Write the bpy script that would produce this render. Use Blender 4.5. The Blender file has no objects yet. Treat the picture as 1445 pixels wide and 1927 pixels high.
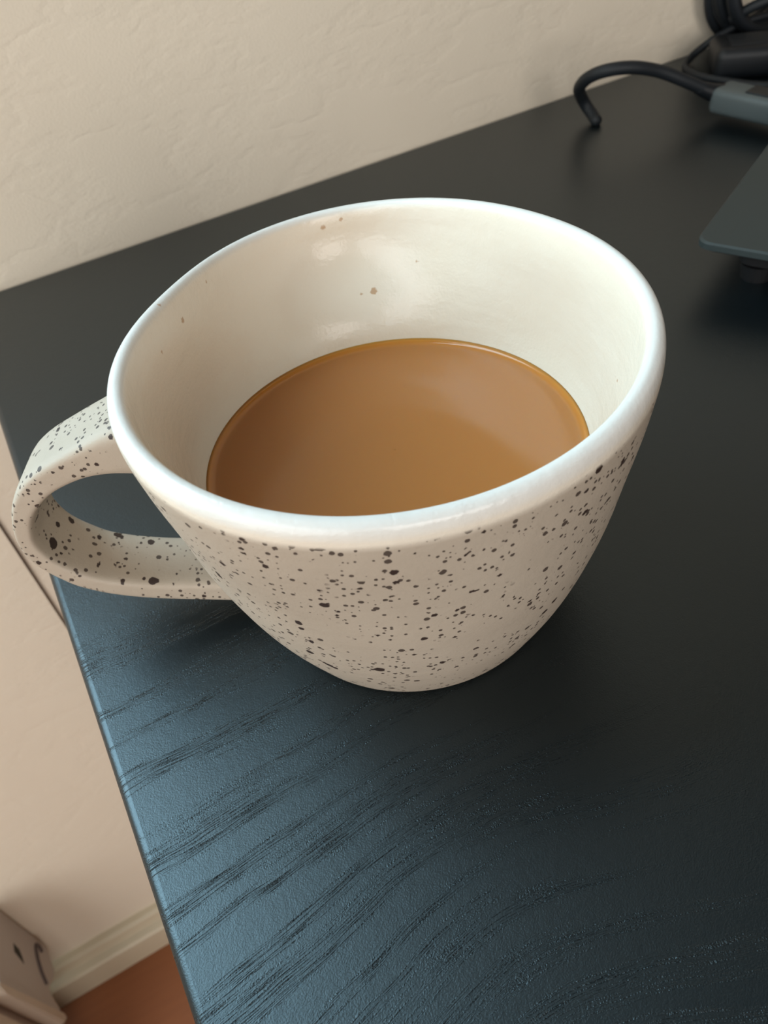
import bpy, bmesh, math, random
import numpy as np
from mathutils import Vector, Matrix

S = 0.06                     # one modelling unit = mug rim radius = 6 cm
DESK = 0.7105                # height of the desk top above the floor
def U(x, y, z):
    return Vector((x * S, y * S, DESK + z * S))

# ---------------------------------------------------------------- camera
F_PX, PITCH, ROLL, YAW, CAM_H = 1515.1, 0.7793524, -0.1687856, 0.3842033, 3.0611439
cp, sp, cy, sy = math.cos(PITCH), math.sin(PITCH), math.cos(YAW), math.sin(YAW)
fwd = Vector((sy * cp, cy * cp, -sp)); rgt = Vector((cy, -sy, 0)); upv = rgt.cross(fwd)
cr, sr = math.cos(ROLL), math.sin(ROLL)
r2 = cr * rgt + sr * upv; u2 = -sr * rgt + cr * upv
cam_data = bpy.data.cameras.new('camera')
cam = bpy.data.objects.new('camera', cam_data); bpy.context.collection.objects.link(cam)
M = Matrix((r2, u2, -fwd)).transposed().to_4x4(); M.translation = U(0, 0, CAM_H)
cam.matrix_world = M
cam_data.sensor_fit = 'VERTICAL'; cam_data.sensor_height = 36.0; cam_data.sensor_width = 27.0
cam_data.lens = F_PX / 1927 * 36.0
cam_data.clip_start = 0.01
cam_data.dof.use_dof = True; cam_data.dof.focus_distance = 0.185; cam_data.dof.aperture_fstop = 26
bpy.context.scene.camera = cam

# ---------------------------------------------------------------- light
sc = bpy.context.scene
vs = sc.view_settings
sc.display_settings.display_device = 'sRGB'
vs.view_transform = 'Standard'; vs.look = 'None'; vs.gamma = 1; vs.use_curve_mapping = False
vs.exposure = -0.12
world = bpy.data.worlds.new('sky'); sc.world = world; world.use_nodes = True
world.node_tree.nodes['Background'].inputs[0].default_value = (0.55, 0.75, 1.0, 1)
world.node_tree.nodes['Background'].inputs[1].default_value = 1.0
def area(name, loc, target, sx, syy, power, color):
    l = bpy.data.lights.new(name, 'AREA'); l.shape = 'RECTANGLE'; l.size = sx; l.size_y = syy
    l.energy = power; l.color = color
    o = bpy.data.objects.new(name, l); bpy.context.collection.objects.link(o)
    o.location = loc; o.rotation_euler = (Vector(target) - Vector(loc)).to_track_quat('-Z', 'Y').to_euler()
    return o
# room extents (metres) and the window opening in the left wall
RX0, RX1, RY0, RY1, RZ = -1.0, 2.3, -2.4, 7.106 * S, 2.45
WY0, WY1, WZ0, WZ1 = -1.95, -0.15, 0.40, 2.15
BX0, BX1, BZ0, BZ1 = -0.84, -0.08, 0.86, 2.10          # second window, in the back wall, above and left of the frame
area('daylight_back', ((BX0 + BX1) / 2, RY1 + 0.10, (BZ0 + BZ1) / 2), ((BX0 + BX1) / 2, RY1 - 1, (BZ0 + BZ1) / 2 - .25), BX1 - BX0, BZ1 - BZ0, 29, (0.60, 0.87, 1.0))
area('daylight_left', (RX0 - 0.10, (WY0 + WY1) / 2, (WZ0 + WZ1) / 2), (RX0 + 1, (WY0 + WY1) / 2, (WZ0 + WZ1) / 2),
     WZ1 - WZ0, WY1 - WY0, 27, (1.0, 0.91, 0.80))
area('fill_front', (-0.1, RY0 - 0.10, 1.45), (-0.1, 0, 1.25), 1.3, 1.4, 26, (1.0, 0.90, 0.78))  # added warm fill for the low wall and case, no known source

# ---------------------------------------------------------------- helpers
COL = bpy.context.collection
def tag(o, label=None, cat=None, group=None, kind=None):
    for k, v in (('label', label), ('category', cat), ('group', group), ('kind', kind)):
        if v: o[k] = v
    return o
def empty(name, loc, label, cat, rot=(0, 0, 0)):
    o = bpy.data.objects.new(name, None); COL.objects.link(o); o.location = loc; o.rotation_euler = rot
    o.empty_display_size = 0.02
    return tag(o, label, cat)
def link(name, bm, mat, parent=None, smooth=True):
    me = bpy.data.meshes.new(name)
    bmesh.ops.recalc_face_normals(bm, faces=bm.faces[:])
    bm.to_mesh(me); bm.free()
    for m in (mat if isinstance(mat, (list, tuple)) else [mat]): me.materials.append(m)
    if smooth: me.polygons.foreach_set('use_smooth', [True] * len(me.polygons))
    o = bpy.data.objects.new(name, me); COL.objects.link(o)
    if parent:
        bpy.context.view_layer.update()
        o.parent = parent; o.matrix_parent_inverse = parent.matrix_world.inverted()
    return o
def box_bm(a, b, bevel=0.0, seg=2):
    bm = bmesh.new()
    bmesh.ops.create_cube(bm, size=1)
    for v in bm.verts:
        v.co = Vector([(a[i] + b[i]) / 2 + v.co[i] * (b[i] - a[i]) for i in range(3)])
    if bevel: bmesh.ops.bevel(bm, geom=bm.edges[:], offset=bevel, segments=seg, profile=0.5, affect='EDGES')
    return bm
def flat_shade(o):
    o.data.polygons.foreach_set('use_smooth', [False] * len(o.data.polygons)); return o
def catmull(pts, n=8):
    P = [Vector(p) for p in pts]; P = [2 * P[0] - P[1]] + P + [2 * P[-1] - P[-2]]; out = []
    for i in range(1, len(P) - 2):
        for k in range(n):
            t = k / n
            out.append(0.5 * ((2 * P[i]) + (P[i + 1] - P[i - 1]) * t + (2 * P[i - 1] - 5 * P[i] + 4 * P[i + 1] - P[i + 2]) * t * t
                              + (3 * P[i] - P[i - 1] - 3 * P[i + 1] + P[i + 2]) * t ** 3))
    out.append(P[-2]); return out
def tube_bm(pts, rad, seg=14, bm=None, n=8, closed_ends=True):
    path = catmull(pts, n); bm = bm or bmesh.new(); rings = []
    nrm = Vector((0, 0, 1)); 
    for i, p in enumerate(path):
        t = (path[min(i + 1, len(path) - 1)] - path[max(i - 1, 0)]).normalized()
        nrm = (nrm - nrm.dot(t) * t)
        if nrm.length < 1e-4: nrm = t.orthogonal()
        nrm.normalize(); b = t.cross(nrm)
        r = rad(i / (len(path) - 1)) if callable(rad) else rad
        rings.append([bm.verts.new(p + r * (math.cos(a) * nrm + math.sin(a) * b)) for a in (2 * math.pi * k / seg for k in range(seg))])
    for A, B in zip(rings, rings[1:]):
        for k in range(seg): bm.faces.new((A[k], A[(k + 1) % seg], B[(k + 1) % seg], B[k]))
    if closed_ends: bm.faces.new(rings[0][::-1]); bm.faces.new(rings[-1])
    return bm

# ---------------------------------------------------------------- node helper
class NT:
    def __init__(s, name):
        s.m = bpy.data.materials.new(name); s.m.use_nodes = True
        s.t = s.m.node_tree; s.b = s.t.nodes['Principled BSDF']
    def n(s, typ, **kw):
        nd = s.t.nodes.new(typ)
        ins = kw.pop('ins', {})
        for k, v in kw.items(): setattr(nd, k, v)
        for k, v in ins.items(): s.set(nd.inputs[k], v)
        return nd
    def set(s, sock, v):
        if isinstance(v, bpy.types.NodeSocket): s.t.links.new(v, sock)
        else: sock.default_value = v
    def math(s, op, a, b=None, c=None, clamp=False):
        nd = s.n('ShaderNodeMath', operation=op, use_clamp=clamp); s.set(nd.inputs[0], a)
        if b is not None: s.set(nd.inputs[1], b)
        if c is not None: s.set(nd.inputs[2], c)
        return nd.outputs[0]
    def ramp(s, f, p0, p1, c0=(0, 0, 0, 1), c1=(1, 1, 1, 1)):
        nd = s.n('ShaderNodeValToRGB'); s.set(nd.inputs[0], f)
        e = nd.color_ramp.elements; e[0].position = p0; e[1].position = p1; e[0].color = c0; e[1].color = c1
        return nd.outputs[0]
    def mix(s, f, a, b):
        nd = s.n('ShaderNodeMix', data_type='RGBA'); s.set(nd.inputs[0], f); s.set(nd.inputs[6], a); s.set(nd.inputs[7], b)
        return nd.outputs[2]
    def pos(s): return s.n('ShaderNodeNewGeometry').outputs['Position']
    def noise(s, vec, scale, detail=2, rough=.5):
        nd = s.n('ShaderNodeTexNoise'); s.set(nd.inputs['Vector'], vec); nd.inputs['Scale'].default_value = scale
        nd.inputs['Detail'].default_value = detail; nd.inputs['Roughness'].default_value = rough; return nd.outputs[0]
    def bump(s, h, dist, strength=1.0, normal=None):
        nd = s.n('ShaderNodeBump'); nd.inputs['Strength'].default_value = strength; nd.inputs['Distance'].default_value = dist
        s.set(nd.inputs['Height'], h)
        if normal is not None: s.set(nd.inputs['Normal'], normal)
        return nd.outputs[0]
    def P(s, **kw):
        for k, v in kw.items(): s.set(s.b.inputs[k.replace('_', ' ')], v)
        return s.m
def plain(name, col, rough=.5, spec=.5, metal=0.0, bump=None):
    t = NT(name); t.P(Base_Color=(*col, 1), Roughness=rough, Metallic=metal); t.b.inputs['Specular IOR Level'].default_value = spec
    if bump: t.P(Normal=t.bump(t.noise(t.pos(), bump[0], 4), bump[1]))
    return t.m

# painted plaster wall: trowel ridges, roller stipple
t = NT('painted_plaster'); g = t.pos()
big = t.noise(g, 9, 3, .5)
mp = t.n('ShaderNodeMapping'); t.set(mp.inputs[0], g); mp.inputs['Rotation'].default_value = (0, 0.5, 0); mp.inputs['Scale'].default_value = (1, 1, 2.2)
rid = t.math('ABSOLUTE', t.math('SUBTRACT', t.noise(mp.outputs[0], 16, 4, .6), .5))
rid = t.ramp(rid, 0.0, 0.06)
nb = t.bump(t.noise(g, 900, 3), 0.00012)
nb = t.bump(big, 0.003, .5, nb); nb = t.bump(rid, 0.00030, .6, nb)
pit = t.n('ShaderNodeTexVoronoi'); t.set(pit.inputs['Vector'], g); pit.inputs['Scale'].default_value = 14
dots = t.ramp(pit.outputs['Distance'], 0.02, 0.03)
colr = t.mix(big, (0.82, 0.72, 0.585, 1), (0.85, 0.76, 0.625, 1))
colr = t.mix(dots, (0.30, 0.24, 0.19, 1), colr)
WALL = t.P(Base_Color=colr, Roughness=.75, Normal=nb)
SKIRT = plain('skirting_paint', (0.66, 0.57, 0.42), .45, bump=(300, .0001))
t = NT('red_brown_floor'); g = t.pos()
mp = t.n('ShaderNodeMapping'); t.set(mp.inputs[0], g); mp.inputs['Scale'].default_value = (1, 10, 1)
FLOOR = t.P(Base_Color=t.mix(t.noise(mp.outputs[0], 20, 4), (0.26, 0.085, 0.028, 1), (0.34, 0.115, 0.038, 1)), Roughness=.5)
CEIL = plain('ceiling_paint', (0.17, 0.16, 0.15), .9)
WALL2 = plain('umber_wall_paint', (0.30, 0.26, 0.22), .8, bump=(60, .0005))
FRAME = plain('window_frame_paint', (0.75, 0.75, 0.73), .4)

# black-blue stained ash desk top: open pores running in bands along an arching grain
t = NT('stained_ash'); g = t.pos()
sx = t.n('ShaderNodeSeparateXYZ'); t.set(sx.inputs[0], g)
X = t.math('DIVIDE', sx.outputs[0], S); Y = t.math('DIVIDE', sx.outputs[1], S)
A = t.math('MULTIPLY', t.math('MAXIMUM', t.math('SUBTRACT', 1.85, Y), 0.0), .46)
A = t.math('MINIMUM', A, 1.1)
q = t.math('DIVIDE', t.math('SUBTRACT', X, .5), .8)
lor = t.math('DIVIDE', 1.0, t.math('ADD', 1.0, t.math('MULTIPLY', q, q)))
V = t.math('SUBTRACT', Y, t.math('MULTIPLY', A, lor))
cw = t.n('ShaderNodeCombineXYZ'); t.set(cw.inputs[0], X); t.set(cw.inputs[1], Y)
V = t.math('ADD', V, t.math('MULTIPLY', t.math('SUBTRACT', t.noise(cw.outputs[0], 1.6, 2), .5), .10))
near = t.math('SUBTRACT', 1.0, t.math('MULTIPLY', t.math('SUBTRACT', Y, 2.2), .8, clamp=True))
near = t.math('MULTIPLY', near, t.math('SUBTRACT', 1.0, t.math('MULTIPLY', t.math('SUBTRACT', X, .75), 1.1, clamp=True)))
# bands
c1 = t.n('ShaderNodeCombineXYZ'); t.set(c1.inputs[0], t.math('MULTIPLY', X, .55)); t.set(c1.inputs[1], t.math('MULTIPLY', V, 7.5))
band = t.ramp(t.noise(c1.outputs[0], 1.0, 1.5), .475, .575)
c2 = t.n('ShaderNodeCombineXYZ'); t.set(c2.inputs[0], t.math('MULTIPLY', X, 5)); t.set(c2.inputs[1], t.math('MULTIPLY', V, 150))
pore = t.ramp(t.noise(c2.outputs[0], 1.0, 1.5, .5), .49, .575)
c3 = t.n('ShaderNodeCombineXYZ'); t.set(c3.inputs[0], t.math('MULTIPLY', X, 26)); t.set(c3.inputs[1], t.math('MULTIPLY', V, 160))
crack = t.ramp(t.noise(c3.outputs[0], 1.0, 2), .50, .60)
pores = t.math('MULTIPLY', t.math('MULTIPLY', t.math('MULTIPLY', band, near), pore), t.math('ADD', t.math('MULTIPLY', crack, .5), .5))
fine = t.noise(g, 2600, 3, .6)
fleck = t.math('MULTIPLY', pores, t.noise(g, 2600, 1, .5))
soft = t.noise(g, 420, 3, .6)
nb = t.bump(fine, 0.00006, 1.0); nb = t.bump(soft, 0.00005, 1.0, nb)
nb = t.bump(t.math('SUBTRACT', 1.0, pores), 0.00050, 1.0, nb)
nb = t.bump(fleck, 0.0011, 1.0, nb)
DESKM = t.P(Base_Color=(0.0035, 0.0058, 0.0072, 1), Roughness=t.math('SUBTRACT', .34, t.math('MULTIPLY', pores, .12)), Normal=nb)
t.set(t.b.inputs['Specular IOR Level'], t.math('SUBTRACT', .72, t.math('MULTIPLY', pores, .40)))  # specular lowered in the pores, standing in for cavity shade
t.b.inputs['Specular Tint'].default_value = (0.75, 0.92, 1.0, 1)
DESKLEG = plain('black_leg_paint', (0.012, 0.014, 0.016), .5)

BLACK = plain('black_rubber', (0.006, 0.009, 0.013), .6)
BLACK2 = plain('black_plastic', (0.004, 0.006, 0.009), .5)
LAP = plain('dark_grey_anodised', (0.026, 0.036, 0.036), .6, bump=(3000, .00002))
LAP2 = plain('rubber_and_base_shade', (0.004, 0.004, 0.005), .6)
PLUG = plain('grey_plastic', (0.085, 0.105, 0.11), .5)
CASE = plain('pale_grey_plastic', (0.52, 0.47, 0.43), .6)
CASEW = plain('cream_edging', (0.62, 0.52, 0.42), .5)
SLOT = plain('dark_slot', (0.02, 0.017, 0.008), .7)
CORD = plain('brown_cord', (0.10, 0.065, 0.045), .6)

# ---------------------------------------------------------------- the room
FY = RY1
def struct(name, bm, m, smooth=False):
    return tag(link(name, bm, m, None, smooth), kind='structure')
TH = 0.12
def boxes(name, lst, m):
    bm = bmesh.new()
    for a, b in lst:
        k = box_bm(a, b); me = bpy.data.meshes.new('tmp'); k.to_mesh(me); k.free(); bm.from_mesh(me); bpy.data.meshes.remove(me)
    return struct(name, bm, m)
boxes('wall_back', (((RX0 - TH, FY, -.05), (BX0, FY + TH, RZ + .05)), ((BX1, FY, -.05), (RX1 + TH, FY + TH, RZ + .05)),
      ((BX0, FY, -.05), (BX1, FY + TH, BZ0)), ((BX0, FY, BZ1), (BX1, FY + TH, RZ + .05))), WALL)
struct('wall_right', box_bm((RX1, RY0 - TH, -.05), (RX1 + TH, FY, RZ + .05)), WALL2)
FX0, FX1, FZ0, FZ1 = -0.75, 0.55, 0.75, 2.15             # unseen opening behind the camera, added for the front fill light
bm = bmesh.new()
for a, b in (((RX0 - TH, RY0, 0), (RX0, WY0, RZ)), ((RX0 - TH, WY1, 0), (RX0, FY, RZ)),
             ((RX0 - TH, WY0, 0), (RX0, WY1, WZ0)), ((RX0 - TH, WY0, WZ1), (RX0, WY1, RZ))):
    k = box_bm(a, b); me = bpy.data.meshes.new('tmp'); k.to_mesh(me); k.free(); bm.from_mesh(me); bpy.data.meshes.remove(me)
struct('wall_left', bm, WALL)
struct('floor', box_bm((RX0 - TH, RY0 - TH, -.05), (RX1 + TH, FY + TH, 0)), FLOOR)
struct('ceiling', box_bm((RX0 - TH, RY0 - TH, RZ), (RX1 + TH, FY + TH, RZ + .05)), CEIL)
bm = bmesh.new()
fw = .045
for a, b in (((0, WY0, WZ0), (1, WY0 + fw, WZ1)), ((0, WY1 - fw, WZ0), (1, WY1, WZ1)), ((0, WY0 + fw, WZ0), (1, WY1 - fw, WZ0 + fw)),
             ((0, WY0 + fw, WZ1 - fw), (1, WY1 - fw, WZ1))):
    k = box_bm((RX0 - .07, a[1], a[2]), (RX0 - .02, b[1], b[2])); me = bpy.data.meshes.new('tmp'); k.to_mesh(me); k.free(); bm.from_mesh(me); bpy.data.meshes.remove(me)
win = struct('window_1', bm, FRAME)
fw = .04
boxes('window_2', (((BX0, FY + .03, BZ0), (BX0 + fw, FY + .07, BZ1)), ((BX1 - fw, FY + .03, BZ0), (BX1, FY + .07, BZ1)),
      ((BX0 + fw, FY + .03, BZ0), (BX1 - fw, FY + .07, BZ0 + fw)), ((BX0 + fw, FY + .03, BZ1 - fw), (BX1 - fw, FY + .07, BZ1))), FRAME)
boxes('wall_front', (((RX0 - TH, RY0 - TH, -.05), (FX0, RY0, RZ + .05)), ((FX1, RY0 - TH, -.05), (RX1, RY0, RZ + .05)),
      ((FX0, RY0 - TH, -.05), (FX1, RY0, FZ0)), ((FX0, RY0 - TH, FZ1), (FX1, RY0, RZ + .05))), WALL2)
boxes('fill_window', (((FX0, RY0 - .07, FZ0), (FX0 + fw, RY0 - .03, FZ1)), ((FX1 - fw, RY0 - .07, FZ0), (FX1, RY0 - .03, FZ1)),
      ((FX0 + fw, RY0 - .07, FZ0), (FX1 - fw, RY0 - .03, FZ0 + fw)), ((FX0 + fw, RY0 - .07, FZ1 - fw), (FX1 - fw, RY0 - .03, FZ1))), FRAME)
# skirting board: moulded profile extruded along the wall
prof = [(0, 0), (-.019, 0), (-.019, .037), (-.0165, .0395), (-.0105, .0415), (-.0085, .046), (-.008, .051), (-.010, .053), (-.0095, .0555), (-.006, .058), (0, .0585)]
bm = bmesh.new()
e0 = [bm.verts.new((RX0, FY + d, z)) for d, z in prof]; e1 = [bm.verts.new((RX1, FY + d, z)) for d, z in prof]
for i in range(len(prof)): j = (i + 1) % len(prof); bm.faces.new((e0[i], e0[j], e1[j], e1[i]))
bm.faces.new(e0); bm.faces.new(e1[::-1])
struct('baseboard_back', bm, SKIRT)

# ---------------------------------------------------------------- desk
desk = empty('desk', (0.55, 0.10, 0), 'black stained wooden desk against the beige wall, carrying the mug', 'desk')
DX0, DX1, DY0, DY1 = -0.5575 * S, 1.22, -0.17, FY - 0.0008
top = link('desktop', box_bm((DX0, DY0, DESK - .026), (DX1, DY1, DESK), .0026, 4), DESKM, desk)
top.data.polygons.foreach_set('use_smooth', [abs(p.normal.x) < .999 and abs(p.normal.y) < .999 and abs(p.normal.z) < .999 for p in top.data.polygons])
for lx in (DX0 + .05, DX1 - .09):
    for ly in (DY0 + .03, DY1 - .08):
        link('leg', box_bm((lx, ly, 0), (lx + .04, ly + .04, DESK - .026), .003), DESKLEG, desk, False)
for ly in (DY0 + .04, DY1 - .07):
    link('apron', box_bm((DX0 + .09, ly, DESK - .085), (DX1 - .09, ly + .02, DESK - .026), .001), DESKLEG, desk, False)

# ---------------------------------------------------------------- mug
CX, CY, ZR = 1.0584085, 2.3772876, 1.5088674
E = (-0.0543159, 0.0570564, -0.0230745, 0.005788, -0.0472505, -0.0485927, 0.0712694, -0.0306636)
OUT = [(-.0, .30), (.0, .60), (.004, .635), (.03, .668), (.10, .702), (.226, .758), (.34, .803), (.453, .841), (.566, .874), (.679, .904), (.79, .928), (.906, .946),
       (1.02, .962), (1.132, .977), (1.24, .990), (1.33, .999), (1.40, 1.006), (1.455, 1.006), (1.488, .998), (1.504, .983), (1.509, .966), (1.502, .949), (1.480, .937),
       (1.44, .929), (1.38, .922), (1.25, .905), (1.12, .876), (1.0, .844), (.92, .820), (.847, .797), (.75, .765), (.6, .705), (.45, .62), (.3, .48), (.2, .30), (.17, .12), (.165, 0.002)]
def harm(th):
    return (E[0] * math.cos(2 * th) + E[1] * math.sin(2 * th) + E[4] * math.cos(3 * th) + E[5] * math.sin(3 * th),
            E[2] * math.cos(th) + E[3] * math.sin(th) + E[6] * math.cos(2 * th) + E[7] * math.sin(2 * th))
def sstep(a, b, x):
    x = min(1, max(0, (x - a) / (b - a))); return x * x * (3 - 2 * x)
def mug_point(z, r, th, inner=0):
    dr, dz = harm(th); f = sstep(.75, 1.45, z)
    if inner: f = sstep(.9, 1.42, z)
    return Vector((CX + (r + dr * f) * math.cos(th), CY + (r + dr * f) * math.sin(th), z + dz * f))
mug = empty('mug', U(CX, CY, 0), 'large cream speckled ceramic mug half full of milky coffee, on the desk', 'mug')
prof = catmull([(a, b, 0) for a, b in OUT], 6)
NS = 420
def ceramic(name, verts, faces, smooth=True, glaze=None):
    """mesh with a 'speck' attribute (signed distance to the nearest fired iron spot, mm) and a 'glaze' mask"""
    me = bpy.data.meshes.new(name)
    co = np.array(verts, dtype=np.float64)
    me.from_pydata([tuple(v) for v in co], [], faces); me.update()
    me.polygons.foreach_set('use_smooth', [True] * len(me.polygons))
    d = np.full(len(co), 5.0)
    for (x, y, z, r) in SPOTS:
        dd = np.linalg.norm(co - np.array((x, y, z)), axis=1) * 1000 - r
        d = np.minimum(d, dd)
    a = me.attributes.new('speck', 'FLOAT', 'POINT'); a.data.foreach_set('value', d.astype(np.float32))
    a = me.attributes.new('glaze', 'FLOAT', 'POINT'); a.data.foreach_set('value', np.array(glaze if glaze is not None else [0.0] * len(co), dtype=np.float32))
    d = np.full(len(co), 5.0)
    for (x, y, z, r) in DRIPS:
        d = np.minimum(d, np.linalg.norm(co - np.array((x, y, z)), axis=1) * 1000 - r)
    a = me.attributes.new('drip', 'FLOAT', 'POINT'); a.data.foreach_set('value', d.astype(np.float32))
    return me
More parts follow.
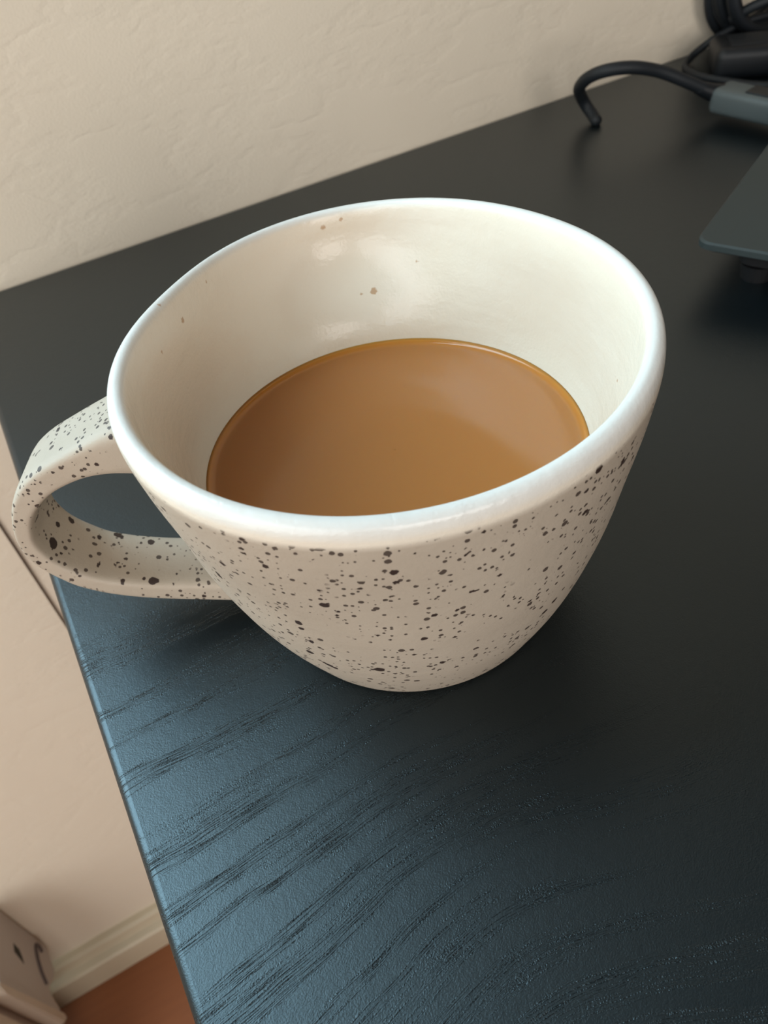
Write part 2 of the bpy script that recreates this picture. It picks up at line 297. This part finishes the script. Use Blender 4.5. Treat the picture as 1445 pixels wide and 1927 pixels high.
# fired iron spots of the glaze and dried coffee drips: centre on the surface (metres), radius (millimetres)
SPOTS = [(0.0242, 0.0985, 0.7726, 1.07), (0.0357, 0.0884, 0.7845, 0.84), (0.036, 0.089, 0.7808, 0.67), (0.0237, 0.0967, 0.7791, 0.68), (0.0302, 0.092, 0.7801, 0.53),
         (0.029, 0.0928, 0.7799, 0.39), (0.0199, 0.107, 0.7607, 0.99), (0.0202, 0.1077, 0.7576, 0.78), (0.0431, 0.0894, 0.7654, 0.73), (0.0414, 0.092, 0.7557, 0.82),
         (0.0335, 0.1018, 0.7385, 1.32), (0.0238, 0.1122, 0.7363, 0.74), (0.0247, 0.1117, 0.7352, 0.99), (0.0257, 0.111, 0.734, 0.87), (0.0213, 0.1125, 0.7423, 1.09),
         (0.0216, 0.1084, 0.7509, 0.81), (0.0214, 0.1078, 0.7531, 0.57), (0.0377, 0.1082, 0.7186, 0.99), (0.0329, 0.0959, 0.759, 0.54), (0.0215, 0.0976, 0.7821, 0.48),
         (0.0433, 0.0849, 0.7918, 0.54), (0.0321, 0.0889, 0.7941, 0.44), (0.0371, 0.0882, 0.7824, 0.38), (0.0254, 0.0968, 0.7746, 0.4), (0.0393, 0.0864, 0.7891, 0.37),
         (0.0398, 0.0949, 0.7477, 0.57), (0.0462, 0.0945, 0.7398, 0.71), (0.0287, 0.0994, 0.757, 0.44), (0.0313, 0.0976, 0.7563, 0.44), (0.0349, 0.0951, 0.7567, 0.44),
         (0.0417, 0.0869, 0.7801, 0.34), (0.042, 0.0883, 0.7725, 0.35), (0.0702, 0.0825, 0.7954, 0.55), (0.0703, 0.082, 0.7929, 0.84), (0.0697, 0.082, 0.7924, 0.56),
         (0.0767, 0.0828, 0.7915, 0.95), (0.0759, 0.0827, 0.7944, 0.66), (0.0878, 0.086, 0.7964, 0.58), (0.0887, 0.0862, 0.7949, 0.49), (0.0824, 0.0841, 0.795, 0.57),
         (0.0873, 0.0859, 0.7901, 0.59), (0.0849, 0.0854, 0.7873, 0.8), (0.0847, 0.0855, 0.7862, 0.5), (0.0741, 0.0828, 0.7874, 0.63), (0.0753, 0.084, 0.78, 0.81),
         (0.0734, 0.0823, 0.7923, 0.38), (0.0826, 0.0848, 0.7863, 0.5), (0.0866, 0.0875, 0.7792, 0.63), (0.057, 0.0835, 0.7807, 0.49), (0.0524, 0.084, 0.7817, 0.38),
         (0.0519, 0.0837, 0.7846, 0.38), (0.0491, 0.0835, 0.7915, 0.64), (0.0487, 0.0837, 0.7934, 0.45), (0.0516, 0.0831, 0.7899, 0.46), (0.0509, 0.0832, 0.7914, 0.36),
         (0.0502, 0.0861, 0.7712, 0.61), (0.0555, 0.0848, 0.7736, 0.5), (0.0561, 0.0846, 0.774, 0.4), (0.0601, 0.0862, 0.7627, 0.53), (0.0648, 0.0872, 0.7567, 0.55),
         (0.0613, 0.0872, 0.7569, 0.44), (0.0622, 0.0875, 0.7551, 0.33), (0.0744, 0.0908, 0.7463, 0.95), (0.072, 0.0912, 0.7435, 0.96), (0.0703, 0.087, 0.7596, 0.44),
         (0.0685, 0.0865, 0.7614, 0.38), (0.0758, 0.087, 0.7651, 0.65), (0.0755, 0.0872, 0.7636, 0.44), (0.0693, 0.0834, 0.7793, 0.4), (0.0675, 0.0832, 0.7799, 0.35),
         (0.0663, 0.0835, 0.7776, 0.3), (0.062, 0.0826, 0.785, 0.33), (0.0622, 0.0822, 0.7878, 0.33), (0.0671, 0.0825, 0.7855, 0.34), (0.0671, 0.0871, 0.7577, 0.55),
         (0.0476, 0.0879, 0.7654, 0.52), (0.0477, 0.0902, 0.7537, 0.61), (0.0704, 0.0854, 0.7686, 0.37), (0.0638, 0.0833, 0.779, 0.3), (0.0587, 0.0827, 0.7851, 0.24),
         (0.0674, 0.0832, 0.7798, 0.3), (0.0848, 0.0892, 0.7676, 0.44), (0.0849, 0.0901, 0.7634, 0.45), (0.0817, 0.0878, 0.7691, 0.33), (0.0178, 0.098, 0.7969, 0.45),
         (0.0195, 0.0966, 0.7961, 0.45), (0.0221, 0.0952, 0.7981, 0.4), (0.0213, 0.0953, 0.797, 0.31), (0.0134, 0.103, 0.7919, 0.56), (0.0135, 0.1032, 0.7903, 0.56),
         (0.0102, 0.1117, 0.7818, 0.8), (0.0104, 0.1117, 0.781, 0.5), (0.0162, 0.1012, 0.7868, 0.76), (0.0152, 0.1013, 0.7901, 0.33), (0.0177, 0.1005, 0.7841, 0.34),
         (0.018, 0.1031, 0.776, 0.5), (0.0214, 0.0976, 0.7823, 0.38), (0.0184, 0.1059, 0.7686, 0.53), (0.014, 0.1016, 0.7951, 0.54), (0.0128, 0.1029, 0.7955, 0.41),
         (0.0093, 0.1206, 0.7706, 0.76), (0.0096, 0.1209, 0.769, 0.66), (0.0115, 0.1198, 0.7631, 0.68), (0.017, 0.1183, 0.7446, 0.49), (0.0456, 0.0858, 0.7796, 0.48),
         (0.0322, 0.0889, 0.794, 0.36), (0.028, 0.0911, 0.7954, 0.27), (0.0279, 0.091, 0.7931, 0.27), (0.0277, 0.0913, 0.7912, 0.27), (0.0261, 0.092, 0.7935, 0.27),
         (0.025, 0.0927, 0.7936, 0.36), (0.0241, 0.0932, 0.7936, 0.36), (0.0204, 0.0959, 0.7936, 0.27), (0.0215, 0.0956, 0.7901, 0.28), (0.023, 0.0945, 0.7902, 0.27),
         (0.0117, 0.1054, 0.7911, 0.38), (0.009, 0.1137, 0.7822, 0.5), (0.0086, 0.118, 0.7772, 0.42), (0.0144, 0.1158, 0.7593, 0.45), (0.0149, 0.1165, 0.7552, 0.46),
         (0.0188, 0.115, 0.745, 0.42), (0.0351, 0.0877, 0.792, 0.36), (0.0349, 0.088, 0.7898, 0.36), (0.0369, 0.0871, 0.7909, 0.36), (0.0331, 0.0953, 0.761, 0.27),
         (0.0276, 0.0941, 0.7785, 0.29), (0.0267, 0.0942, 0.7802, 0.29), (0.0309, 0.0906, 0.7852, 0.28), (0.0364, 0.0894, 0.7781, 0.29), (0.0419, 0.0868, 0.78, 0.29),
         (0.0453, 0.0866, 0.7756, 0.35), (0.0263, 0.0976, 0.7702, 0.51), (0.0261, 0.0984, 0.7681, 0.52), (0.0279, 0.0963, 0.7704, 0.41), (0.0335, 0.0919, 0.7733, 0.35),
         (0.0342, 0.0916, 0.7731, 0.3), (0.0387, 0.0902, 0.7699, 0.36), (0.0396, 0.0867, 0.786, 0.23), (0.0425, 0.0859, 0.785, 0.23), (0.0447, 0.0852, 0.7856, 0.28),
         (0.0468, 0.0846, 0.7862, 0.28), (0.0485, 0.0841, 0.7868, 0.28), (0.0488, 0.0842, 0.7852, 0.28), (0.0493, 0.0841, 0.7855, 0.28), (0.0484, 0.0844, 0.7845, 0.28),
         (0.0515, 0.0859, 0.771, 0.3), (0.0549, 0.0853, 0.7709, 0.31), (0.0534, 0.0847, 0.7759, 0.3), (0.0576, 0.0855, 0.7681, 0.31), (0.0575, 0.086, 0.7651, 0.32),
         (0.0572, 0.0862, 0.7644, 0.32), (0.0524, 0.0876, 0.7604, 0.32), (0.0505, 0.0879, 0.7612, 0.32), (0.0534, 0.0875, 0.76, 0.32), (0.0596, 0.0868, 0.7592, 0.33),
         (0.0647, 0.0879, 0.7535, 0.34), (0.0666, 0.0882, 0.7523, 0.34), (0.0654, 0.086, 0.7633, 0.32), (0.0534, 0.0902, 0.7479, 0.4), (0.0536, 0.0926, 0.7393, 0.42),
         (0.0477, 0.0936, 0.7412, 0.35), (0.0438, 0.0956, 0.7394, 0.36), (0.0415, 0.0963, 0.7404, 0.35), (0.0381, 0.0949, 0.7503, 0.28), (0.0376, 0.0984, 0.7404, 0.47),
         (0.0368, 0.1007, 0.7353, 0.49), (0.0343, 0.1025, 0.7352, 0.49), (0.0282, 0.1061, 0.7387, 0.48), (0.0276, 0.1028, 0.749, 0.34), (0.0252, 0.1047, 0.75, 0.34),
         (-0.0037, 0.1659, 0.7798, 0.37), (-0.0037, 0.1658, 0.7755, 0.5), (-0.0137, 0.1712, 0.7744, 0.38), (-0.0154, 0.172, 0.7706, 0.25), (-0.0213, 0.1751, 0.7686, 0.38),
         (-0.0246, 0.1804, 0.754, 0.34), (-0.0288, 0.1789, 0.758, 0.33), (-0.0286, 0.1788, 0.744, 0.7), (0.0018, 0.163, 0.783, 0.6), (-0.0004, 0.1638, 0.7792, 0.31),
         (-0.0232, 0.1822, 0.7456, 1.41), (-0.0236, 0.1813, 0.7453, 0.99), (-0.0171, 0.1912, 0.7428, 0.88), (-0.0173, 0.1918, 0.7435, 0.59), (-0.0205, 0.188, 0.7461, 0.86),
         (-0.0124, 0.187, 0.7367, 0.75), (-0.0077, 0.1879, 0.7341, 1.06), (-0.0069, 0.1865, 0.7337, 0.61), (-0.0001, 0.1822, 0.7313, 1.06), (-0.0197, 0.1819, 0.7406, 0.43),
         (-0.0227, 0.18, 0.7427, 0.57), (-0.0083, 0.1781, 0.7329, 0.59), (-0.0156, 0.1774, 0.7356, 0.58), (-0.0106, 0.1774, 0.7335, 0.44), (-0.0117, 0.1767, 0.7337, 0.44),
         (-0.0042, 0.1682, 0.7303, 1.16), (-0.0032, 0.1677, 0.7301, 0.73), (-0.006, 0.1698, 0.7311, 0.58), (-0.0114, 0.1711, 0.7323, 0.58), (-0.0117, 0.1706, 0.7319, 0.43),
         (0.0066, 0.1609, 0.7234, 0.59), (-0.0149, 0.1783, 0.7355, 0.36), (0.0004, 0.1649, 0.729, 0.36), (-0.0082, 0.1684, 0.7267, 0.37), (-0.0047, 0.1667, 0.7251, 0.37),
         (-0.012, 0.1788, 0.7343, 0.37), (-0.0034, 0.1834, 0.7322, 0.38), (0.0072, 0.1688, 0.729, 0.37), (0.0025, 0.1675, 0.7294, 0.37), (-0.0013, 0.1711, 0.7304, 0.37),
         (0.008, 0.1668, 0.7287, 0.37), (-0.0209, 0.175, 0.737, 0.36), (-0.025, 0.181, 0.749, 0.35), (0.0004, 0.1836, 0.7799, 0.52), (-0.0088, 0.1843, 0.7763, 0.65),
         (-0.0083, 0.1857, 0.7762, 0.53), (0.0015, 0.1718, 0.783, 0.5), (-0.0114, 0.1807, 0.7759, 0.58), (-0.0099, 0.1735, 0.7781, 0.5), (-0.0093, 0.1733, 0.7784, 0.37),
         (-0.016, 0.1826, 0.7732, 0.52), (-0.0152, 0.1831, 0.7735, 0.39), (-0.0033, 0.1816, 0.7791, 0.32), (-0.0018, 0.177, 0.7807, 0.38), (-0.0152, 0.1783, 0.7748, 0.38),
         (-0.0101, 0.181, 0.7765, 0.26), (0.0035, 0.1798, 0.7821, 0.38), (-0.0039, 0.1704, 0.7811, 0.25), (-0.0057, 0.1819, 0.7781, 0.32), ]
DRIPS = [(0.0864, 0.1928, 0.7752, 0.91), (0.0283, 0.1748, 0.7977, 0.62), (0.0238, 0.1716, 0.8051, 0.35), (0.0197, 0.1636, 0.7983, 0.41), (0.0844, 0.2038, 0.7937, 0.44),
         (0.0792, 0.205, 0.7926, 0.59), (0.0831, 0.1942, 0.7751, 0.38), (0.1062, 0.1114, 0.7814, 0.35), (0.1069, 0.1129, 0.7808, 0.35), (0.1135, 0.1434, 0.7823, 0.33),
         (0.0991, 0.1882, 0.7818, 0.37), (0.0393, 0.1892, 0.7975, 0.26), ]
# ceramic body glaze
t = NT('speckled_stoneware'); g = t.pos()
at = lambda n_: t.n('ShaderNodeAttribute', attribute_name=n_).outputs['Fac']
glz = at('glaze')
big = t.noise(g, 45, 3, .5)
wob = t.noise(g, 1500, 2)
spk = t.ramp(t.math('ADD', at('speck'), t.math('MULTIPLY', t.math('SUBTRACT', wob, .5), .55)), 0.0, .14, (1, 1, 1, 1), (0, 0, 0, 1))
def speckle(scale, thr, dens):
    v = t.n('ShaderNodeTexVoronoi'); t.set(v.inputs['Vector'], g); v.inputs['Scale'].default_value = scale
    v2 = t.n('ShaderNodeSeparateXYZ'); t.set(v2.inputs[0], v.outputs['Color'])
    rad = t.math('MULTIPLY', t.math('MAXIMUM', t.math('SUBTRACT', v2.outputs[0], dens), 0), thr / (1 - dens))
    dd = t.math('SUBTRACT', t.math('ADD', v.outputs['Distance'], t.math('MULTIPLY', t.math('SUBTRACT', wob, .5), .15)), rad)
    return t.ramp(dd, -.03, .03, (1, 1, 1, 1), (0, 0, 0, 1)), v2.outputs[1]
s1, h1 = speckle(430, .33, .58)
s2, h2 = speckle(760, .42, .40)
clus = t.ramp(t.noise(g, 90, 2), .38, .60)
small = t.math('MAXIMUM', s1, t.math('MULTIPLY', s2, t.ramp(clus, .35, .5)))
allsp = t.math('MAXIMUM', spk, t.math('MULTIPLY', small, .9), clamp=True)
nogl = t.math('SUBTRACT', 1.0, t.ramp(glz, .25, .55))
allsp = t.math('MULTIPLY', allsp, nogl)
body = t.mix(big, (0.385, 0.312, 0.242, 1), (0.455, 0.382, 0.305, 1))
white = t.mix(big, (0.74, 0.645, 0.525, 1), (0.78, 0.705, 0.605, 1))
base = t.mix(t.ramp(glz, .1, .7), body, white)
base = t.mix(t.math('SUBTRACT', glz, 1.0, clamp=True), base, (0.71, 0.70, 0.67, 1))
drip = t.ramp(t.math('ADD', at('drip'), t.math('MULTIPLY', t.math('SUBTRACT', wob, .5), .6)), -.1, .3, (.7, .7, .7, 1), (0, 0, 0, 1))
base = t.mix(drip, base, (0.40, 0.20, 0.07, 1))
col = t.mix(allsp, base, (0.03, 0.014, 0.009, 1))
rough = t.math('SUBTRACT', .62, t.math('MULTIPLY', t.ramp(glz, .1, .7), .42))
hb = t.noise(g, 260, 3, .55)
sz = t.n('ShaderNodeMapping'); t.set(sz.inputs[0], g); sz.inputs['Scale'].default_value = (.12, .12, 1)
ring = t.noise(sz.outputs[0], 230, 2)
nb = t.bump(hb, .00022, .8); nb = t.bump(ring, .00030, .55, nb)
nb = t.bump(t.noise(g, 1400, 2), .00005, 1.0, nb)
CER = t.P(Base_Color=col, Roughness=rough, Normal=nb)

verts, faces, glaze = [], [], []
npf = len(prof)
top_i = max(range(npf), key=lambda i: prof[i].x)
for i, q in enumerate(prof):
    for k in range(NS):
        th = 2 * math.pi * k / NS
        v = mug_point(q.x, q.y, th, i > top_i + 3)
        verts.append(U(*v)); glaze.append((1.0 if i >= top_i else sstep(1.39, 1.47, q.x)) + (sstep(1.475, 1.507, q.x) if i > top_i else sstep(1.42, 1.50, q.x)))
for i in range(npf - 1):
    for k in range(NS):
        k2 = (k + 1) % NS
        faces.append((i * NS + k, i * NS + k2, (i + 1) * NS + k2, (i + 1) * NS + k))
faces.append(tuple(range(NS))[::-1]); faces.append(tuple((npf - 1) * NS + k for k in range(NS)))
me = ceramic('body', verts, faces, True, glaze); me.materials.append(CER)
def attach(name, me, parent):
    o = bpy.data.objects.new(name, me); COL.objects.link(o)
    bpy.context.view_layer.update()
    o.parent = parent; o.matrix_parent_inverse = parent.matrix_world.inverted(); return o
attach('body', me, mug)

# handle: a flat strap bent into an ear, in the plane through the mug axis
PHI = math.radians(153); HW = .16
HO = [(.855, 1.262), (.936, 1.259), (1.078, 1.232), (1.194, 1.185), (1.308, 1.134), (1.45, 1.065), (1.545, .995), (1.619, .899), (1.668, .79), (1.694, .68), (1.689, .575), (1.656, .495), (1.606, .425), (1.544, .359), (1.416, .282), (1.234, .219), (1.001, .169), (.859, .142), (.70, .115), (.60, .10)]
HI = [(.885, .968), (.94, .974), (1.031, .99), (1.156, 1.002), (1.27, .992), (1.397, .946), (1.487, .885), (1.558, .806), (1.597, .716), (1.603, .640), (1.569, .547), (1.5, .47), (1.395, .396), (1.186, .333), (.97, .299), (.80, .28), (.60, .27)]
def resample(pts, n):
    c = catmull([(a, b, 0) for a, b in pts], 10); L = [0]
    for a, b in zip(c, c[1:]): L.append(L[-1] + (b - a).length)
    out = []; j = 0
    for i in range(n):
        s_ = L[-1] * i / (n - 1)
        while j < len(L) - 2 and L[j + 1] < s_: j += 1
        f_ = (s_ - L[j]) / max(1e-9, L[j + 1] - L[j]); out.append(c[j].lerp(c[j + 1], min(1, f_)))
    return out
NH, NC = 220, 72
ho, hi = resample(HO, NH), resample(HI, NH)
er = Vector((math.cos(PHI), math.sin(PHI), 0)); en = Vector((-math.sin(PHI), math.cos(PHI), 0))
verts, faces = [], []
for i in range(NH):
    o_, i_ = ho[i], hi[i]
    ctr = (o_ + i_) / 2; d = (o_ - i_) / 2; hl = d.length; d.normalize()
    s_ = i / (NH - 1); flare = 1 + .18 * math.exp(-(s_ / .10) ** 2) + .10 * math.exp(-((1 - s_) / .08) ** 2)
    w_ = HW * flare
    for k in range(NC):
        a = 2 * math.pi * k / NC; n_ = 5.5
        c_, s2_ = math.cos(a), math.sin(a)
        rr = (abs(c_) ** n_ + abs(s2_) ** n_) ** (-1 / n_)
        p2 = ctr + d * (hl * rr * s2_)
        # face slightly dished across the strap
        v = Vector((CX, CY, 0)) + er * p2.x + en * (w_ * rr * c_) + Vector((0, 0, p2.y))
        verts.append(U(*v))
for i in range(NH - 1):
    for k in range(NC):
        k2 = (k + 1) % NC; faces.append((i * NC + k, i * NC + k2, (i + 1) * NC + k2, (i + 1) * NC + k))
faces.append(tuple(range(NC))[::-1]); faces.append(tuple((NH - 1) * NC + k for k in range(NC)))
me = ceramic('handle', verts, faces); me.materials.append(CER)
attach('handle', me, mug)

# coffee
ZC = .847
t = NT('milky_coffee'); g = t.pos()
rad_at = t.n('ShaderNodeAttribute', attribute_name='rim').outputs['Fac']
ccol = t.mix(t.ramp(rad_at, .955, .995), (0.385, 0.152, 0.037, 1), (0.54, 0.20, 0.028, 1))
COFFEE = t.P(Base_Color=ccol, Roughness=.13)
t.b.inputs['Subsurface Weight'].default_value = .35; t.b.inputs['Subsurface Radius'].default_value = (1, .45, .2); t.b.inputs['Subsurface Scale'].default_value = .004
verts, faces, rimv = [], [], []
cc = [(0, -.18), (.55, -.18), (.72, -.12), (.775, -.03)] + [(.80, .022), (.791, .012), (.781, .006), (.768, .0022), (.745, 0), (.5, 0), (.2, 0), (.002, 0)]
NK = 160
def inner_r(z):
    pts = [(a, b) for a, b in OUT[20:]][::-1]
    for (z0, r0), (z1, r1) in zip(pts, pts[1:]):
        if z0 <= z <= z1: return r0 + (r1 - r0) * (z - z0) / (z1 - z0)
    return .8
for i, (r, dz) in enumerate(cc):
    for k in range(NK):
        th = 2 * math.pi * k / NK
        rr = r
        if i < 5: rr = inner_r(ZC + dz) - .0008 if i else 0.002
        verts.append(U(CX + rr * math.cos(th), CY + rr * math.sin(th), ZC + dz)); rimv.append(rr / .8)
for i in range(len(cc) - 1):
    for k in range(NK):
        k2 = (k + 1) % NK; faces.append((i * NK + k, i * NK + k2, (i + 1) * NK + k2, (i + 1) * NK + k))
me = bpy.data.meshes.new('coffee'); me.from_pydata([tuple(v) for v in verts], [], faces); me.update()
me.polygons.foreach_set('use_smooth', [True] * len(me.polygons)); me.materials.append(COFFEE)
a = me.attributes.new('rim', 'FLOAT', 'POINT'); a.data.foreach_set('value', rimv)
cof = bpy.data.objects.new('coffee', me); COL.objects.link(cof)
tag(cof, 'milky brown coffee filling the lower half of the speckled mug', 'coffee')

# ---------------------------------------------------------------- laptop (closed; only its far left corner is in view)
lap = empty('laptop', U(3.905, 3.52, 0), 'closed dark grey laptop lying on the desk at the right edge', 'laptop')
u1v = Vector((.886, .463, 0)).normalized(); v2v = Vector((.463, -.886, 0)).normalized(); LW, LD = 5.4, 3.8
def lap_slab(z0, z1, inset, rc=.10):
    bm = bmesh.new(); pts = []
    for (a, b, sa, sb) in ((0, 0, 1, 1), (LW, 0, -1, 1), (LW, LD, -1, -1), (0, LD, 1, -1)):
        for k in range(7):
            an = math.pi / 2 * k / 6
            ca, sa_ = 1 - math.cos(an), 1 - math.sin(an)
            if (sa * sb) < 0: ca, sa_ = sa_, ca
            pts.append((a + sa * (inset + rc * ca), b + sb * (inset + rc * sa_)))
    rings = []
    for z, ins in ((z0, .03), (z0 + .02, .0), (z1 - .012, .0), (z1, .012)):
        ring = []
        for a, b in pts:
            aa = a + ins * (1 if a < LW / 2 else -1); bb = b + ins * (1 if b < LD / 2 else -1)
            P_ = Vector((3.905, 3.52, 0)) + u1v * aa + v2v * bb
            ring.append(bm.verts.new(U(P_.x, P_.y, z + .02 * (LD - bb) / LD)))
        rings.append(ring)
    for A_, B_ in zip(rings, rings[1:]):
        for k in range(len(A_)): k2 = (k + 1) % len(A_); bm.faces.new((A_[k], A_[k2], B_[k2], B_[k]))
    bm.faces.new(rings[0][::-1]); bm.faces.new(rings[-1]); return bm
link('base', lap_slab(.10, .255, .22), LAP2, lap, False)  # near-black base: the shade under the lid is put into its colour
link('lid', lap_slab(.275, .345, .0), LAP, lap, False)
link('hinge', tube_bm([U(*(Vector((3.905, 3.52, .265)) + u1v * a_ + v2v * .28)) for a_ in (.6, 2.7, 4.8)], .0022, 12), LAP2, lap)
for a_, b_ in ((.35, .35), (5.05, .35), (.35, 3.45), (5.05, 3.45)):
    P_ = Vector((3.905, 3.52, 0)) + u1v * a_ + v2v * b_
    bmf = bmesh.new(); bmesh.ops.create_cone(bmf, cap_ends=True, segments=20, radius1=.006, radius2=.007, depth=.0066)
    bmesh.ops.translate(bmf, verts=bmf.verts, vec=U(P_.x, P_.y, .055)); link('foot', bmf, LAP2, lap, False)

# ---------------------------------------------------------------- cables behind the laptop
PT = lambda l: [U(*p_) for p_ in l]
cab = empty('charging_cable', U(6.11, 5.479, 0), 'thick black cable arching off the desk into a grey plug behind the laptop', 'cable')
link('cord', tube_bm(PT([(5.345, 6.22, .03), (5.36, 6.27, .045), (5.365, 6.34, .085), (5.35, 6.40, .14), (5.295, 6.41, .23), (5.185, 6.318, .36), (5.125, 6.133, .5), (5.183, 5.968, .58), (5.38, 5.853, .58), (5.633, 5.789, .5),
     (5.83, 5.70, .4), (6.03, 5.62, .29), (6.19, 5.55, .215)]), lambda s_: .0033 * min(1, .55 + s_ * 9), 16), BLACK, cab)
def oriented_box(c, d, ln, w_, h_, bev):
    d = Vector(d).normalized(); n_ = Vector((-d.y, d.x, 0)).normalized(); up_ = d.cross(n_)
    bm = box_bm((-ln / 2, -w_ / 2, -h_ / 2), (ln / 2, w_ / 2, h_ / 2), bev, 4)
    R_ = Matrix((d, n_, up_)).transposed()
    for v in bm.verts: v.co = R_ @ v.co + c
    return bm
pd = Vector((.22, -.975, -.02))
plug = link('plug', oriented_box(U(*(Vector((6.19, 5.60, .19)) + pd * .34)), pd, .68 * S, .30 * S, .22 * S, .0035), PLUG, cab)
link('strain_relief', tube_bm(PT([(5.98, 5.645, .31), (6.10, 5.60, .25), (6.20, 5.55, .21)]), lambda s_: .0034 + .0022 * s_, 14), BLACK2, plug)
link('grip', oriented_box(U(*(Vector((6.19, 5.60, .305)) + pd * .42)), pd, .22 * S, .18 * S, .02 * S, .0005), BLACK2, plug)

brick = empty('power_adapter', U(7.3, 6.2, 0), 'black power adapter block with its coil of black cable, on the desk by the wall', 'charger')
bd = Vector((.80, -.60, 0))
link('housing', oriented_box(U(7.40, 6.16, .15), bd, 1.05 * S, .56 * S, .30 * S, .0055), BLACK2, brick)
link('label_recess', oriented_box(U(7.40, 6.16, .302), bd, .75 * S, .34 * S, .006 * S, .0001), BLACK, brick)
coil = brick
random.seed(4)
for k in range(9):
    cx_, cz_ = 7.93 + random.uniform(-.05, .05), .72 + random.uniform(-.05, .05)
    ra, rb_, y0_ = .60 + random.uniform(-.09, .05), .56 + random.uniform(-.10, .06), 6.66 + .038 * k
    ph = random.uniform(0, 6)
    ring = [(cx_ + ra * math.cos(a), y0_ + .06 * math.sin(a + ph), max(.05, cz_ + rb_ * math.sin(a))) for a in (2 * math.pi * q_ / 18 for q_ in range(19))]
    link('cable_strand', tube_bm(PT(ring), .0032, 12, n=5), BLACK, coil)
link('cable_tie', oriented_box(U(7.36, 6.76, .80), (0, 1, 0), .44 * S, .20 * S, .12 * S, .002), BLACK2, coil)
link('cable_end', tube_bm(PT([(8.0, 6.25, .030), (7.9, 5.92, .030), (7.5, 5.70, .030), (7.12, 5.70, .030), (6.96, 5.88, .030), (6.88, 6.15, .030), (6.82, 6.45, .030), (6.90, 6.72, .034), (7.08, 6.84, .06), (7.22, 6.83, .13), (7.35, 6.76, .215), (7.588, 6.70, .29),
     (7.85, 6.62, .32), (8.2, 6.55, .30), (8.6, 6.45, .2)]), .0022, 12), BLACK, coil)
link('cable_end', tube_bm(PT([(7.42, 6.70, .36), (7.55, 6.5, .50), (7.9, 6.3, .60), (8.3, 6.2, .62), (8.8, 6.3, .5)]), .0030, 12), BLACK, coil)


# ---------------------------------------------------------------- cord down the wall
tag(link('wall_cord', tube_bm([(-1.250 * S, FY - .0013, z) for z in (.075, .2, .35, .5, .7, .9)], 0.0007, 10), CORD),
    'thin brown cord hanging straight down the beige wall left of the desk', 'cord')

# ---------------------------------------------------------------- grey case on the floor, left of the desk
# a side panel at x = -4.15 facing the desk, its back edge notched over the skirting board
case = empty('storage_box', Vector((-4.6 * S, 5.6 * S, 0)), 'pale grey box with dark slot and cream edge rail, on the floor by the baseboard', 'box')
ZF = -DESK / S
def panel_bm(outline, x0, x1, bev=0.0):
    bm = bmesh.new()
    a_ = [bm.verts.new(U(x0, y, z)) for y, z in outline]; b_ = [bm.verts.new(U(x1, y, z)) for y, z in outline]
    n_ = len(outline)
    for i in range(n_): j = (i + 1) % n_; bm.faces.new((a_[i], a_[j], b_[j], b_[i]))
    bm.faces.new(a_[::-1]); bm.faces.new(b_)
    if bev: bmesh.ops.bevel(bm, geom=bm.edges[:], offset=bev, segments=2, affect='EDGES')
    return bm
outline = [(7.05, -8.45), (7.06, -10.22), (6.72, -10.36), (6.56, -10.30), (6.30, -9.93), (6.20, -9.95), (6.02, -10.28), (5.93, -9.9), (5.80, -8.15), (6.6, -8.05)]
link('side_panel', panel_bm(outline, -4.30, -4.15, .0008), CASE, case, False)
link('slot', panel_bm([(6.64, -8.86), (6.50, -8.84), (6.44, -9.02), (6.40, -9.12), (6.50, -9.10), (6.60, -9.04)], -4.18, -4.146), SLOT, case, False)
link('handle', tube_bm([U(-4.14, y, z) for y, z in ((6.86, -9.93), (6.93, -9.85), (6.91, -9.74), (6.79, -9.69), (6.62, -9.69), (6.45, -9.74), (6.31, -9.84))], .0017, 10), plain('mauve_grey_cord', (.12, .09, .085), .6), case)
rail = panel_bm([(5.92, -10.36), (5.98, -10.24), (5.80, -8.02), (5.70, -8.00), (5.68, -8.2), (5.80, -10.2)], -4.31, -4.11, .0012)
link('edge_rail', rail, CASEW, case, False)
link('lower_panel', panel_bm([(5.66, ZF + .02), (5.86, ZF + .02), (5.78, -8.0), (5.2, -8.0), (4.4, ZF + .02)], -4.60, -4.32, .0008), CASE, case, False)
link('base_rail', panel_bm([(5.60, -10.3), (5.50, -8.0), (5.10, -8.0), (5.10, -10.3)], -4.34, -4.24, .001), CASEW, case, False)
link('back_panel', panel_bm([(5.0, ZF + .02), (6.4, ZF + .02), (6.4, -9.3), (5.0, -9.3)], -6.5, -4.62, .002), CASE, case, False)
